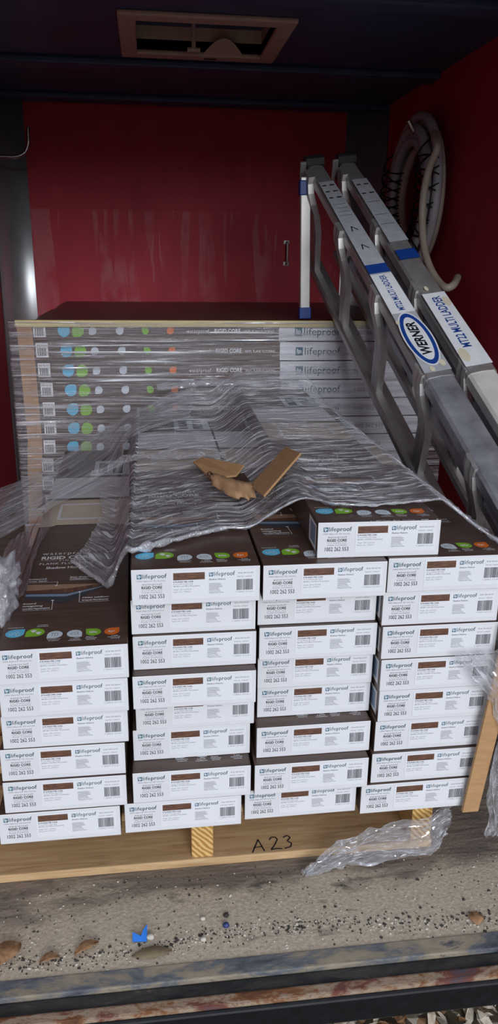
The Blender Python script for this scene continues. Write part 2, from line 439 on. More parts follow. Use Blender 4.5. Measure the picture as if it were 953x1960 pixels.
# aluminium corner coves (concave quarter rounds)
def cove(cx, cy, r, sgn, name, label):
    vs, fs = [], []; n = 16
    for k in range(n + 1):
        a = PI / 2 * k / n
        x = cx + sgn * r * math.sin(a); y = cy + r * math.cos(a)
        for z in (0, ZC): vs.append((x, y, z))
        x2 = cx + sgn * (r + .004) * math.sin(a); y2 = cy + (r + .004) * math.cos(a)
        for z in (0, ZC): vs.append((x2, y2, z))
    for k in range(n):
        a = 4 * k; c = a + 4
        fs += [(a, a + 1, c + 1, c), (a + 2, c + 2, c + 3, a + 3), (a + 1, a + 3, c + 3, c + 1), (a, c, c + 2, a + 2)]
    o = mk(name, vs, fs, 'alu_post', smooth=False); struct(o, label)
    for pl in o.data.polygons: pl.use_smooth = abs(pl.normal.z) < .5
    return o
cove(-.50, 2.52, .126, -1, 'trim_5', 'polished aluminium corner panel with scuffs')
cove(.90, 2.50, .146, 1, 'trim_6', 'polished aluminium corner panel behind the ladder')

# the sill
b = B().cbox((XL - .03, -.180, -.03), (XR + .03, YD, .002), .002); struct(b.obj('trim_7', 'sill_plate'), 'muddy blue grey metal sill plate')
b = B().cbox((XL - .03, -.204, -.03), (XR + .03, -.180, -.006), .003); struct(b.obj('trim_8', 'rubber'), 'black rubber strip along the sill')
b = B().cbox((XL - .03, -.224, -.03), (XR + .03, -.204, -.002), .004); struct(b.obj('trim_9', 'rust'), 'rusty steel angle along the sill')
b = B().cbox((XL - .03, -.230, -.056), (XR + .03, -.204, -.008), .004); struct(b.obj('trim_10', 'black'), 'black painted steel edge of the trailer')
b = B().box((XL, .75, -.5), (XR, 2.5, -.035)); struct(b.obj('trim_11', 'black'), 'dark trailer underframe')
n = 40
vs = [(-80 + 160 * i / n, -80 + 160 * j / n, -.5) for j in range(n + 1) for i in range(n + 1)]
fs = [(j * (n + 1) + i, j * (n + 1) + i + 1, (j + 1) * (n + 1) + i + 1, (j + 1) * (n + 1) + i) for j in range(n) for i in range(n)]
struct(mk('ground', vs, fs, 'dirt'), 'ground strewn with dry leaves')

# ------------------------------------------------------------------ flooring cartons
CW, CH, CL, PITCH, Z0 = .1905, .0574, 1.235, .0578, .121

def end_print():
    P = Print(['sticker', 'teal', 'tealgrey', 'ink', 'inkgrey', 'inkmid', 'swatch', 'white'])
    W, H = CW, CH
    U = lambda u: (u - .5) * W
    V = lambda v: v * H
    P.rect(U(.305), V(.14), U(.965), V(.93), 'sticker')
    def logo(u0, v0, wsq, wtxt):
        s = wsq * W; x = U(u0); y = V(v0) - .0008
        P.rect(x, y, x + s, y + s * 1.05, 'teal', .0001)
        P.text('lp', x + s * .17, y + s * .34, 'sticker', width=s * .66, bold=.03, lift=.0002)
        g = x + s * 1.18; wl = wtxt * W * .36
        P.text('life', g, V(v0), 'tealgrey', width=wl * .92, height=.0066, lift=.0001)
        P.text('proof', g + wl, V(v0), 'tealgrey', width=wtxt * W * .64, height=.0066, bold=.012, lift=.0001)
    logo(.045, .755, .036, .185)
    logo(.598, .76, .032, .165)
    P.text('100% lifeproof. 0% worries.', U(.045), V(.665), 'inkgrey', width=.22 * W, height=.0019)
    P.text('waterproof', U(.083), V(.565), 'inkmid', width=.152 * W, height=.0030, space=1.35)
    P.text('RIGID CORE', U(.078), V(.462), 'ink', width=.158 * W, height=.0042, bold=.022)
    P.text('V I N Y L', U(.125), V(.405), 'inkmid', width=.065 * W, height=.0016)
    P.line(U(.08), V(.417), U(.118), V(.417), .0003, 'inkmid'); P.line(U(.197), V(.417), U(.235), V(.417), .0003, 'inkmid')
    P.text('PLANK FLOORING', U(.08), V(.345), 'inkgrey', width=.155 * W, height=.0020, space=1.2)
    P.text('1002 262 553', U(.062), V(.195), 'ink', width=.19 * W, height=.0066)
    P.rect(U(.322), V(.675), U(.566), V(.875), 'swatch', .0001)
    P.text('8 PLANKS PER CASE', U(.322), V(.607), 'ink', width=.155 * W, height=.0022, bold=.02)
    P.text('7.1 in x 47.6 in (18.7 sq ft)', U(.322), V(.548), 'inkmid', width=.15 * W, height=.0020)
    P.text('180 MM x 1210 MM (1.74 sq meters)', U(.322), V(.487), 'ink', width=.205 * W, height=.0020)
    P.text('Gauge: .256 in (6.5mm)', U(.322), V(.395), 'inkgrey', width=.14 * W, height=.0022)
    P.text('Pattern No.: I7796712', U(.322), V(.327), 'inkgrey', width=.135 * W, height=.0022)
    P.text('Shadow Hickory', U(.598), V(.645), 'inkmid', width=.13 * W, height=.0024, bold=.02)
    rr = random.Random(3)
    for k in range(7):
        P.rect(U(.598), V(.545 - k * .026), U(.598 + rr.uniform(.075, .125)), V(.545 - k * .026) + .0006, 'inkgrey', .0001)
    for k, t in enumerate(('MADE IN CHINA', 'HECHO EN CHINA', 'FABRIQUÉ EN CHINE')):
        P.text(t, U(.598), V(.352 - k * .04), 'ink', width=(.085, .095, .115)[k] * W, height=.0014)
    P.text('SKU# 1002-262-553', U(.825), V(.80), 'ink', width=.118 * W, height=.0020)
    P.text('RUN NO.: 12.08.2019', U(.82), V(.70), 'inkmid', width=.115 * W, height=.0018)
    x = .815
    while x < .942:
        w = rr.choice((.0016, .0022, .0034, .0045)); P.rect(U(x), V(.335), U(x + w), V(.64), 'ink', .0001); x += w + rr.choice((.0014, .002, .003))
    P.text('7 58967 27120 1', U(.805), V(.265), 'inkgrey', width=.15 * W, height=.0022)
    return P.mesh('end_print', (0, -.0004, 0), (1, 0, 0), (0, 0, 1))

def top_print():
    P = Print(['pwhite', 'pblue', 'pgreen', 'porange', 'pgrey', 'photo_cream', 'photo_white', 'photo_brown', 'photo_dark', 'tan', 'steelblue', 'brown', 'swatch'])
    # six icons along the front edge
    ic = [(-.0755, .0525, 'pblue', (1, 1)), (-.0450, .0530, 'pgreen', (-1, -1)), (-.0148, .0424, 'pgrey', (-1, -1)), (.0144, .0424, 'pgrey', (1, -1)), (.0428, .0440, 'pgreen', (-1, 1)), (.0705, .0435, 'porange', (1, 1))]
    for k, (x, y, c, cr) in enumerate(ic):
        P.part = 'icon#%d' % k
        P.ell(x, y, .0140 if k < 2 else .0115, .0135 if k < 2 else .0118, c, 0, 24, cr)
    P.part = 'icon#0'
    for dx, dy, r in ((-.005, -.001, .0036), (.0025, .003, .003), (.005, -.004, .0036)):
        P.ell(-.0755 + dx, .0525 + dy, r, r * 1.25, 'pgrey', .0001, 10); P.ell(-.0755 + dx, .0525 + dy, r * .72, r * .95, 'pblue', .0002, 10)
    P.part = 'icon#1'
    for dx, dy in ((-.003, .003), (.005, -.004)):
        P.ell(-.045 + dx, .053 + dy, .003, .003, 'pwhite', .0001, 10)
        for a in (-.9, -.3, .3, .9): P.ell(-.045 + dx + .0042 * math.sin(a), .053 + dy + .0044 * math.cos(a), .0012, .0016, 'pwhite', .0001, 8)
    P.part = 'icon#2'
    for q in (-.004, 0, .004): P.line(-.0148 + q, .0375, -.0148 + q, .0475, .0005, 'photo_dark')
    P.line(-.0205, .0475, -.009, .0475, .0005, 'photo_dark')
    P.part = 'icon#3'
    P.line(.0085, .040, .0205, .040, .0006, 'photo_dark'); P.line(.0085, .0435, .0185, .047, .0006, 'photo_dark'); P.line(.0085, .040, .0085, .0435, .0006, 'photo_dark'); P.line(.0185, .047, .0205, .040, .0006, 'photo_dark')
    P.part = 'icon#4'
    P.text('life', .0428, .0410, 'pwhite', width=.012, height=.0068, bold=.02, center=True)
    P.part = 'icon#5'
    P.text('5yr', .0705, .0410, 'pwhite', width=.011, height=.0060, bold=.02, center=True)
    def t(s, x, y, w, h=.0030, c=True):
        P.part = 'caption#%d' % min(range(6), key=lambda k: abs(ic[k][0] - x)); P.text(s, x, y, 'pwhite', width=w, height=h, bold=.012, center=c)
    t('waterproof', -.0765, .0705, .024); t('scratch', -.036, .0760, .015); t('resistant', -.036, .0710, .018)
    t('installation', -.0150, .0262, .019); t('locations', -.0150, .0218, .015)
    t('easy', .0185, .0275, .008); t('drop-lock', .0165, .0235, .015); t('installation', .0165, .0192, .019)
    t('lifetime', .0385, .0275, .012); t('residential', .0400, .0235, .017); t('warranty', .0400, .0192, .014)
    t('5 year', .0755, .0275, .010); t('commercial', .0740, .0235, .019); t('warranty', .0760, .0192, .014)
    # plank diagram
    P.part = 'plank_diagram'
    P.poly([(-.0800, .2385), (.0640, .2280), (.0360, .2270), (-.0050, .2160), (-.0785, .2110)], 'tan')
    P.poly([(-.0785, .2110), (-.0050, .2160), (.0360, .2270), (.0540, .2215), (-.0060, .1960), (-.0780, .2010)], 'swatch')
    P.poly([(-.0780, .2010), (-.0085, .1960), (-.0085, .1925), (-.0776, .1975)], 'photo_dark')
    P.poly([(-.0776, .1975), (-.0085, .1925), (.0560, .2212), (.0545, .2180), (-.0088, .1820), (-.0776, .1885)], 'steelblue')
    P.poly([(-.0776, .1870), (-.0088, .1810), (.0545, .2170), (.0300, .1900), (-.0121, .1549), (-.0766, .1780)], 'photo_dark')
    ln = lambda *a: P.line(*a, .0009, 'pwhite')
    ln(-.0795, .2460, -.0285, .2460); ln(-.0285, .2464, -.0290, .2310); P.ell(-.0297, .2300, .0026, .0022, 'pwhite', .0001, 8)
    ln(-.0080, .2510, .0512, .2505); ln(.0512, .2510, .0514, .2240); P.ell(.0514, .2230, .0026, .0022, 'pwhite', .0001, 8)
    ln(-.0745, .1320, -.0281, .1322); ln(-.0281, .1320, -.0300, .1670); P.ell(-.0301, .1680, .0026, .0022, 'pwhite', .0001, 8)
    ln(.0140, .1560, .0634, .1560); ln(.0140, .1556, .0127, .1960); P.ell(.0126, .1975, .0026, .0022, 'pwhite', .0001, 8)
    q = lambda s, x, y, w: P.text(s, x, y, 'pwhite', width=w, height=.0058, bold=.018)
    q('Enhanced', -.0805, .2590, .031); q('wear layer', -.0800, .2500, .033)
    q('Easy drop-lock', -.0085, .2620, .045); q('installation', -.0085, .2540, .032)
    q('Sound', -.0770, .1560, .021); q('mitigating', -.0762, .1462, .032); q('underlayment', -.0755, .1365, .044)
    q('Hides subfloor', .0190, .1705, .044); q('imperfections', .0186, .1605, .043)
    # title
    P.part = 'title_lettering'
    P.text('waterproof', -.0690, .3795, 'pwhite', width=.090, height=.0150, space=1.25)
    P.text('RIGID CORE', -.0690, .3560, 'pwhite', width=.096, height=.0150, bold=.028)
    P.line(-.0690, .3500, -.040, .3500, .001, 'pwhite'); P.line(.000, .3500, .029, .3500, .001, 'pwhite')
    P.text('V I N Y L', -.0360, .3445, 'pwhite', width=.032, height=.0085)
    P.text('PLANK FLOORING', -.0700, .3290, 'pwhite', width=.098, height=.0100, space=1.15)
    P.text('Shadow Hickory', -.0560, .3080, 'pwhite', width=.076, height=.0110, bold=.02)
    # room picture at the far end
    P.part = 'room_picture'
    P.rect(-.0945, .560, .0945, CL - .01, 'photo_brown')
    P.poly([(-.0945, .545), (-.066, .548), (-.060, .556), (.060, .556), (.066, .548), (.0945, .545), (.0945, .735), (-.0945, .735)], 'photo_cream', .0001)
    P.rect(-.062, .590, .062, .705, 'photo_white', .0002); P.rect(-.056, .600, .056, .695, 'photo_cream', .0003)
    P.rect(-.0945, .735, .0945, .750, 'photo_brown', .0002)
    P.rect(-.0945, .750, .0945, .930, 'photo_white', .0001)
    P.poly([(-.0945, .93), (.02, .93), (.05, .99), (.0945, .99), (.0945, CL - .01), (-.0945, CL - .01)], 'photo_brown', .0002)
    P.rect(.0, .95, .0945, 1.10, 'pgrey', .0003)
    P.rect(.012, .965, .035, 1.075, 'photo_dark', .0004); P.rect(.050, .965, .076, 1.075, 'photo_dark', .0004)
    return P.parts((0, 0, CH + .0003), (1, 0, 0), (0, 1, 0))

def carton_mesh(end_front=True):
    b = B().cbox((-CW / 2, 0, 0), (CW / 2, CL, CH), .0014)
    me = bpy.data.meshes.new('flooring_carton')
    me.from_pydata([tuple(q) for q in b.v], [], b.f)
    me.materials.append(M['brown']); me.materials.append(M['white'])
    me.update()
    for pl in me.polygons:
        if pl.normal.y < -.6 or pl.normal.y > .9: pl.material_index = 1
    return me
ME_C, ME_E, ME_T = carton_mesh(), end_print(), top_print()
# side label lies on the -x side: local x runs from far to near
P = Print(['pwhite', 'steelblue', 'inkmid'])
P.rect(-.068, .008, -.010, .050, 'pwhite'); P.rect(-.056, .014, -.018, .045, 'steelblue', .0001)
ME_S = P.mesh('side_label', (-CW / 2 - .0004, 0, 0), (0, -1, 0), (0, 0, 1))

ROWS = {  # column: {layer: (left x, front y, yaw in degrees)}
 1: {5: (-.2345, -.006, 1.0), 4: (-.237, -.004, .2), 3: (-.2395, .0, 0), 2: (-.246, -.001, -.2), 1: (-.246, -.004, -.2), 0: (-.258, -.005, .2)},
 2: {7: (-.036, .0015, -.1), 6: (-.039, .022, -.3), 5: (-.038, .0165, 0), 4: (-.040, -.002, .1), 3: (-.038, .027, .2), 2: (-.044, .029, .2), 1: (-.046, -.0025, .1), 0: (-.061, -.0015, .1)},
 3: {7: (.1585, -.0005, -.1), 6: (.156, .0335, -.4), 5: (.158, .0255, -.1), 4: (.158, .037, -.1), 3: (.159, .043, .2), 2: (.155, .0145, .3), 1: (.150, -.004, .2), 0: (.136, .0085, .3)},
 4: {7: (.3535, .009, -.3), 6: (.350, .012, -.3), 5: (.352, .0085, -.3), 4: (.353, .0075, 0), 3: (.354, .009, 0), 2: (.352, .0105, .2), 1: (.348, .0045, .2), 0: (.332, .0005, .3)},
}
ORD = ['bottom', 'second from bottom', 'third from bottom', 'fourth from bottom', 'fifth from bottom', 'sixth from bottom', 'second from top', 'topmost']
ORD6 = ['bottom', 'second from bottom', 'third from bottom', 'third from top', 'second from top', 'topmost']
CNAME = {1: 'in the shortest column', 2: 'in the column adjoining the shortest one', 3: 'in the column between two equally tall ones', 4: 'in the column beside the kraft corner board'}
PROUD = {(1, 5), (2, 7), (3, 7), (4, 7), (2, 1), (3, 2), (2, 4), (3, 1)}
def carton(x, y, z, yaw, label, group, top=False, side=False):
    o = put('flooring_carton', ME_C); o.location = (x, y, z); o.rotation_euler = (0, 0, math.radians(yaw))
    tag(o, label, 'carton', group)
    e = put('end_print', ME_E, o); e['label'] = 'printed end label with logo, wood swatch and barcode'
    if top:
        for nm, me in ME_T: put(nm, me, o)
    if side: s = put('side_label', ME_S, o); s['label'] = 'white barcode sticker on the carton side'
    return o
for c, rows in ROWS.items():
    for r, (x, y, yaw) in rows.items():
        od = (ORD6 if c == 1 else ORD)[r]
        carton(x + CW / 2, y, Z0 + r * PITCH, yaw, 'white-ended flooring carton, %s %s' % (od, CNAME[c]), 'flooring cartons stacked on the near pallet', (c, r) in PROUD, c == 4 and r in (3, 4, 5, 6))
loose = carton(.2435 + CW / 2, .0175, Z0 + 8 * PITCH, -1.2, 'single scuffed flooring carton lying loose across two columns, under the film edge', 'flooring cartons stacked on the near pallet', True, True)
P = Print(['pwhite'])
rr = random.Random(5)
for k in range(34):
    x = rr.choice((rr.uniform(.035, .09), rr.uniform(-.02, .06))); P.rect(x, .0008, x + rr.uniform(.002, .007), .0008 + rr.uniform(.001, .0035), 'pwhite')
put('torn_edge', P.mesh('torn_edge', (0, 0, CH + .0003), (1, 0, 0), (0, 1, 0)), loose)

# ------------------------------------------------------------------ near pallet
pal = empty('wooden_pallet', (.135, .03, 0)); tag(pal, 'pine stringer pallet marked A 23 under the cartons', 'pallet')
def ppart(name, lo, hi, mats, c=.002, endm=None):
    b = B().cbox(lo, hi, c); o = b.obj(name, mats, None)
    if endm is not None:
        for pl in o.data.polygons:
            if abs(pl.normal.y) > .9: pl.material_index = endm
    o.parent = pal; o.matrix_parent_inverse = Matrix.Translation(-Vector(pal.location))
    return o
for xc in (-.335, .0675, .4635): ppart('stringer', (xc - .019, .046, .016), (xc + .019, 1.22, .105), ['pine_y', 'pine_end'], .002, 1)
for k in range(8): ppart('deck_board', (-.354, .046 + k * .153, .105), (.4825, .046 + k * .153 + .10, .121), ['pine_x'])
for y in (.042, .56, 1.08): ppart('bottom_board', (-.356, y, 0), (.484, y + .14, .016), ['pine_x'])
P = Print(['ink'])
P.line(0, 0, .014, .030, .0022, 'ink'); P.line(.014, .030, .022, 0, .0022, 'ink'); P.line(.004, .012, .020, .012, .0018, 'ink')
def stroke(pts, w=.0022):
    for a, c in zip(pts[:-1], pts[1:]): P.line(*a, *c, w, 'ink')
stroke([(.034, .026), (.039, .032), (.046, .031), (.049, .025), (.042, .012), (.034, .002), (.044, .003), (.054, .001)])
stroke([(.060, .028), (.068, .032), (.073, .026), (.066, .018), (.073, .012), (.070, .003), (.058, .001)])
o = put('hand_lettering', P.mesh('hand_lettering', (.156, .046, .0166), (1, .05, 0), (0, 1, 0)), None)
o.parent = pal; o.matrix_parent_inverse = Matrix.Translation(-Vector(pal.location)); o['label'] = 'handwritten A 23 in black marker'

# ------------------------------------------------------------------ back pallet and its wrapped stack
BX0, BY0, BZ0 = -.345, 1.352, .121
def back_side_print():
    P = Print(['pwhite', 'ink', 'pblue', 'pgreen', 'porange', 'pgrey', 'white', 'teal', 'tealgrey', 'inkmid'])
    h = CH
    P.part = 'barcode_label'
    P.rect(.004, .012, .040, .054, 'pwhite'); x = .009; rr = random.Random(2)
    while x < .035:
        w = rr.uniform(.0012, .003); P.rect(x, .016, x + w, .040, 'ink', .0001); x += w + rr.uniform(.001, .002)
    P.text('1002 262 553', .007, .045, 'ink', width=.030, height=.005, bold=.01)
    for k_, (x, c, r, cr) in enumerate(((.093, 'pblue', .0175, (1, 1)), (.135, 'pgreen', .0175, (-1, -1)), (.178, 'pgrey', .0115, (-1, -1)), (.258, 'pgrey', .0115, (1, 1)), (.335, 'pgreen', .0105, (-1, 1)), (.410, 'porange', .0105, (1, 1)))):
        P.part = 'icon#%d' % k_
        P.ell(x, .031, r, r * 1.05, c, 0, 20, cr)
    P.part = 'lettering'
    for x, w in ((.195, .04), (.280, .036), (.352, .034), (.426, .034)):
        for k in range(2): P.rect(x, .028 + k * .006, x + w * (1, .8)[k], .030 + k * .006, 'inkmid')
    P.text('waterproof', .46, .024, 'pwhite', width=.068, height=.012, space=1.2)
    P.text('RIGID CORE', .545, .024, 'pwhite', width=.080, height=.013, bold=.025)
    P.text('VINYL PLANK FLOORING', .635, .024, 'pwhite', width=.095, height=.009)
    P.part = 'logo_panel'
    P.rect(.745, .001, CL - .001, h - .001, 'white')
    P.rect(.795, .015, .818, .041, 'teal', .0001); P.text('lp', .799, .024, 'pwhite', width=.015, height=.012, bold=.03, lift=.0002)
    P.text('life', .824, .018, 'tealgrey', width=.040, height=.022, lift=.0001); P.text('proof', .866, .018, 'tealgrey', width=.072, height=.022, bold=.012, lift=.0001)
    P.text('1002 262 553', .985, .020, 'inkmid', width=.10, height=.012)
    return P.parts((0, -.0004, 0), (1, 0, 0), (0, 0, 1))
b = B().cbox((0, 0, 0), (CL, CW, CH), .0014)
ME_B = bpy.data.meshes.new('flooring_carton'); ME_B.from_pydata([tuple(q) for q in b.v], [], b.f)
ME_B.materials.append(M['brown']); ME_B.materials.append(M['white']); ME_B.update()
for pl in ME_B.polygons:
    if abs(pl.normal.x) > .9: pl.material_index = 1
ME_BP = back_side_print()
BPITCH = .0594
rr = random.Random(11)
ORDB = ['topmost', 'second from top', 'third from top', 'fourth from top', 'fifth from top', 'sixth from top', 'seventh from top', 'eighth from top', 'ninth from top', 'third from bottom', 'second from bottom', 'bottom']
LEAN = [0, .004, .006, .010, .012, .012, .006, -.004, -.006, 0, 0, 0]
me_b2 = ME_B.copy()
for r in range(12):
    for k in range(6):
        o = put('flooring_carton', ME_B)
        lean = LEAN[11 - r]
        o.location = (BX0 + lean + (0 if k == 0 else rr.uniform(-.012, .006)) , BY0 + k * .1925 + (rr.uniform(0, .0015)), BZ0 + r * BPITCH)
        if k == 0:
            tag(o, 'film-wrapped flooring carton showing its long side, %s of the back stack' % ORDB[11 - r], 'carton', 'flooring cartons on the wrapped back pallet')
            for nm, me in ME_BP: put(nm, me, o)
        elif r == 11:
            tag(o, 'brown carton lid on top of the back stack, row %s behind its front edge' % ('two', 'three', 'four', 'five', 'six')[k - 1], 'carton', 'flooring cartons on the wrapped back pallet')
        else:
            tag(o, 'flooring carton buried inside the wrapped back stack', 'carton', 'cartons buried in the back stack')
pal2 = empty('wooden_pallet', (BX0 + .6, BY0, 0)); tag(pal2, 'pine pallet under the film-wrapped back stack', 'pallet')
def ppart2(name, lo, hi, m_):
    o = B().cbox(lo, hi, .002).obj(name, m_, None); o.parent = pal2; o.matrix_parent_inverse = Matrix.Translation(-Vector(pal2.location))
for xc in (BX0 + .03, BX0 + .61, BX0 + 1.19): ppart2('stringer', (xc - .019, BY0, .016), (xc + .019, BY0 + 1.15, .105), 'pine_y')
for k in range(6): ppart2('deck_board', (BX0, BY0 + k * .2, .105), (BX0 + 1.235, BY0 + k * .2 + .14, .121), 'pine_x')
for k in range(3): ppart2('bottom_board', (BX0, BY0 + k * .5, 0), (BX0 + 1.235, BY0 + k * .5 + .14, .016), 'pine_x')
ZT = BZ0 + 12 * BPITCH - (BPITCH - CH)       # top of the back stack
# kraft corner boards on the left edge of the back stack
def angle_board(name, x, y, z0, z1, wx, wy, t, mats, label, lean=(0, 0)):
    b = B()
    def ring(z, dx): return [(x + dx, y, z), (x + dx + wx, y, z), (x + dx + wx, y + t, z), (x + dx + t, y + t, z), (x + dx + t, y + wy, z), (x + dx, y + wy, z)]
    a, c = ring(z0, lean[0]), ring(z1, lean[1]); n = 6
    b.add(a + c, [(0, 1, 2, 3, 4, 5)[::-1], tuple(range(6, 12))] + [(i, (i + 1) % n, (i + 1) % n + n, i + n) for i in range(n)])
    o = b.obj(name, mats); tag(o, label, 'edge board', 'kraft edge boards on the back stack'); return o
angle_board('edge_board', BX0 - .042, BY0 - .006, .475, .828, .044, .06, .004, 'kraft_old', 'upper kraft corner board down the back stack, dotted with glossy wrap marks', (.006, 0))
angle_board('edge_board', BX0 - .040, BY0 - .006, .372, .474, .044, .06, .004, 'kraft_old', 'short middle kraft corner board down the back stack', (-.004, .004))
angle_board('edge_board', BX0 - .046, BY0 - .006, .125, .371, .044, .06, .004, 'kraft_old', 'lower kraft corner board down the back stack, partly behind film', (-.012, .002))
b = B(); b.box((BX0 - .045, BY0 - .012, ZT - .014), (BX0 + 1.24, BY0 - .006, ZT + .0045)); b.box((BX0 - .045, BY0 - .006, ZT + .001), (BX0 + 1.24, BY0 + .012, ZT + .0045))
tag(b.obj('edge_board', 'edge_pale'), 'pale edge board along the top front edge of the back stack', 'edge board', 'kraft edge boards on the back stack')

# ------------------------------------------------------------------ stretch film sheets
def fract(v, s=1.0, o=3): return noise.fractal(Vector(v) * s, .9, 2.0, o)
def ss(t): t = max(0.0, min(1.0, t)); return t * t * (3 - 2 * t)
def lerp_tab(tab, x):
    if x <= tab[0][0]: return tab[0][1]
    for (x0, y0), (x1, y1) in zip(tab[:-1], tab[1:]):
        if x <= x1: return y0 + (y1 - y0) * (x - x0) / (x1 - x0)
    return tab[-1][1]
def sheet(name, fn, nu, nv, mat, parent=None):
    vs, uv = [], []
    for j in range(nv + 1):
        for i in range(nu + 1):
            u, v = i / nu, j / nv
            vs.append(fn(u, v)); uv.append((u, v))
    fs = [(j * (nu + 1) + i, j * (nu + 1) + i + 1, (j + 1) * (nu + 1) + i + 1, (j + 1) * (nu + 1) + i) for j in range(nv) for i in range(nu)]
    return mk(name, vs, fs, mat, parent, None, True, uv)

# film round the back stack: front sheet and a return down the left side
def f_back(u, v):
    L = u * 1.52
    z = .125 + v * (ZT - .125 + .002)
    if L < .16: x, y = BX0 - .066, BY0 + .145 - L
    else: x, y = BX0 - .066 + (L - .16), BY0 - .017
    w = .0025 * fract((x * 2.0, z * 26, 1.7)) + .0015 * fract((x * 6, z * 70, 4.1))
    return (x - (abs(w) if L < .16 else 0), y - abs(w), z)
o = sheet('stretch_film', f_back, 110, 150, 'film_back'); tag(o, 'clear stretch film wound tightly round the back stack of cartons', 'plastic film', 'clear stretch film')

FRONT = [(-.150, .285), (-.095, .190), (-.037, .053), (.028, .098), (.106, .145), (.176, .143), (.247, .11), (.28, .072), (.345, .065), (.416, .073), (.481, .099), (.513, .075), (.552, .02)]
LEFT = [(0, -.150), (.10, -.135), (.22, -.122), (.35, -.112), (.5, -.13), (.62, -.08), (.8, -.05), (1.0, -.04)]
def film_h(x, y):
    zt = Z0 + 8 * PITCH + .003
    h = zt
    xs = .2435 + .02 * y
    h += (CH + .002) * ss((x - (xs - .10)) / .10) * ss((.550 - x) / .10) if x > 0 else 0
    if x < -.036:
        t = (-.036 - x) / .05
        h = zt - .108 * ss(t) + .004
    if x > .548: h -= (x - .548) * 3.0
    h += .05 * ss((y - 1.10) / .15) * ss((x + .03) / .1) * ss((.56 - x) / .12)
    return h
def f_top(u, v):
    x0 = lerp_tab(LEFT, v); x = x0 + (.556 - x0) * u
    yf = lerp_tab(FRONT, x); y = yf + (1.245 - yf) * v
    wob = .05 * fract((x * 3.0, y * 3.0, .3))
    r = fract((x * 2.2, (y + wob) * 26, 2.2)) ; r2 = fract((x * 5, (y + wob) * 60, 7.7))
    amp = (.5 + .8 * ss((.7 - y) / .5))
    w = abs(r) * .006 * amp + abs(r2) * .0028 * amp + .006 * max(0, fract((x * 5, y * 5, 5.0)))
    return (x, y, film_h(x, y) + w + .0015)
film_root = empty('stretch_film', (.2, .6, .585)); tag(film_root, 'loose sheet of clear stretch film lying over the tops of the near cartons', 'plastic film', 'clear stretch film')
def under(o, root): o.parent = root; o.matrix_parent_inverse = Matrix.Translation(-Vector(root.location)); return o
under(sheet('film_sheet', f_top, 150, 200, 'film_top'), film_root)
# bunched rolled edge along the front of the sheet
pts, rad = [], []
for k in range(90):
    x = -.152 + (.55 + .152) * k / 89
    y = lerp_tab(FRONT, x); pts.append((x, y + .004 * fract((x * 14, 0, 1)), film_h(x, y) + .006 + .003 * fract((x * 20, 3, 1))))
    rad.append((.0014 + .0045 * abs(fract((x * 34, 9, 2)))) * (1.6 if x < .12 else .8))
b = B().tube(pts, rad, 10, flat=1.4)
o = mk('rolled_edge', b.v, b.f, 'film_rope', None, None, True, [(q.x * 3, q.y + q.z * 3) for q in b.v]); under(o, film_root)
# glossy taped fold
def f_tape(u, v):
    x = -.135 + .30 * u; y = .60 + .075 * (v - .5) * (1 - .3 * u) + .03 * u
    zz = film_h(max(x, -.03), y) + .012 + .010 * fract((x * 22, y * 22, 1.0)) - (.035 * ss((-.04 - x) / .1))
    return (x, y, zz)
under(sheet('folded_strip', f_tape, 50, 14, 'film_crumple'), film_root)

# gathered ridge where the film stands up against the back stack
def f_ridge(u, v):
    x = .02 + .40 * u; a = v * PI
    r = .014 + .012 * abs(fract((x * 12, v * 3, 4)))
    return (x, 1.262 + r * math.cos(a) * .8, .642 + .03 * math.sin(u * PI) * .4 + r * math.sin(a) + .006 * fract((x * 9, 1, 1)))
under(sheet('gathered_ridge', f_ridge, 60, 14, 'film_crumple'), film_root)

def ribbon(name, A, Bp, nu, nv, mat, amp, fr, label, root=None, aniso=(1, 1), sub=None):
    def poly(P_, t):
        k = t * (len(P_) - 1); i = min(int(k), len(P_) - 2); f = k - i
        p0 = Vector(P_[max(i - 1, 0)]); p1 = Vector(P_[i]); p2 = Vector(P_[i + 1]); p3 = Vector(P_[min(i + 2, len(P_) - 1)])
        return .5 * ((2 * p1) + (p2 - p0) * f + (2 * p0 - 5 * p1 + 4 * p2 - p3) * f * f + (3 * p1 - p0 - 3 * p2 + p3) * f ** 3)
    def fn(u, v):
        a, c = poly(A, u), poly(Bp, u); q = a.lerp(c, v)
        d = Vector((fract((u * fr * aniso[0], v * fr * aniso[1], 1.3)), fract((u * fr * aniso[0], v * fr * aniso[1], 5.3)), abs(fract((u * fr * aniso[0], v * fr * aniso[1], 9.3)))))
        return q + d * amp
    o = sheet(name, fn, nu, nv, mat)
    if root is not None: return under(o, root)
    return tag(o, label, 'plastic film', 'clear stretch film')
# drape falling from the tall columns across the short column
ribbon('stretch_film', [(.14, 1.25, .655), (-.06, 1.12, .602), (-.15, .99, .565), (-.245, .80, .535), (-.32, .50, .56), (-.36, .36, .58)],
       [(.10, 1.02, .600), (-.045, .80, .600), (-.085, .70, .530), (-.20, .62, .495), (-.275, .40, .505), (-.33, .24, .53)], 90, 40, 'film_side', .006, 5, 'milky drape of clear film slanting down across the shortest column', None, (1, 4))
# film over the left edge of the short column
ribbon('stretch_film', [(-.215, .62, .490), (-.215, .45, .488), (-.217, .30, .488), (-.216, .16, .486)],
       [(-.33, .62, .40), (-.34, .45, .36), (-.33, .30, .36), (-.30, .14, .38)], 50, 30, 'film_side', .006, 4, 'sheet of clear film hanging off the outer edge of the shortest column', None, (1, 4))
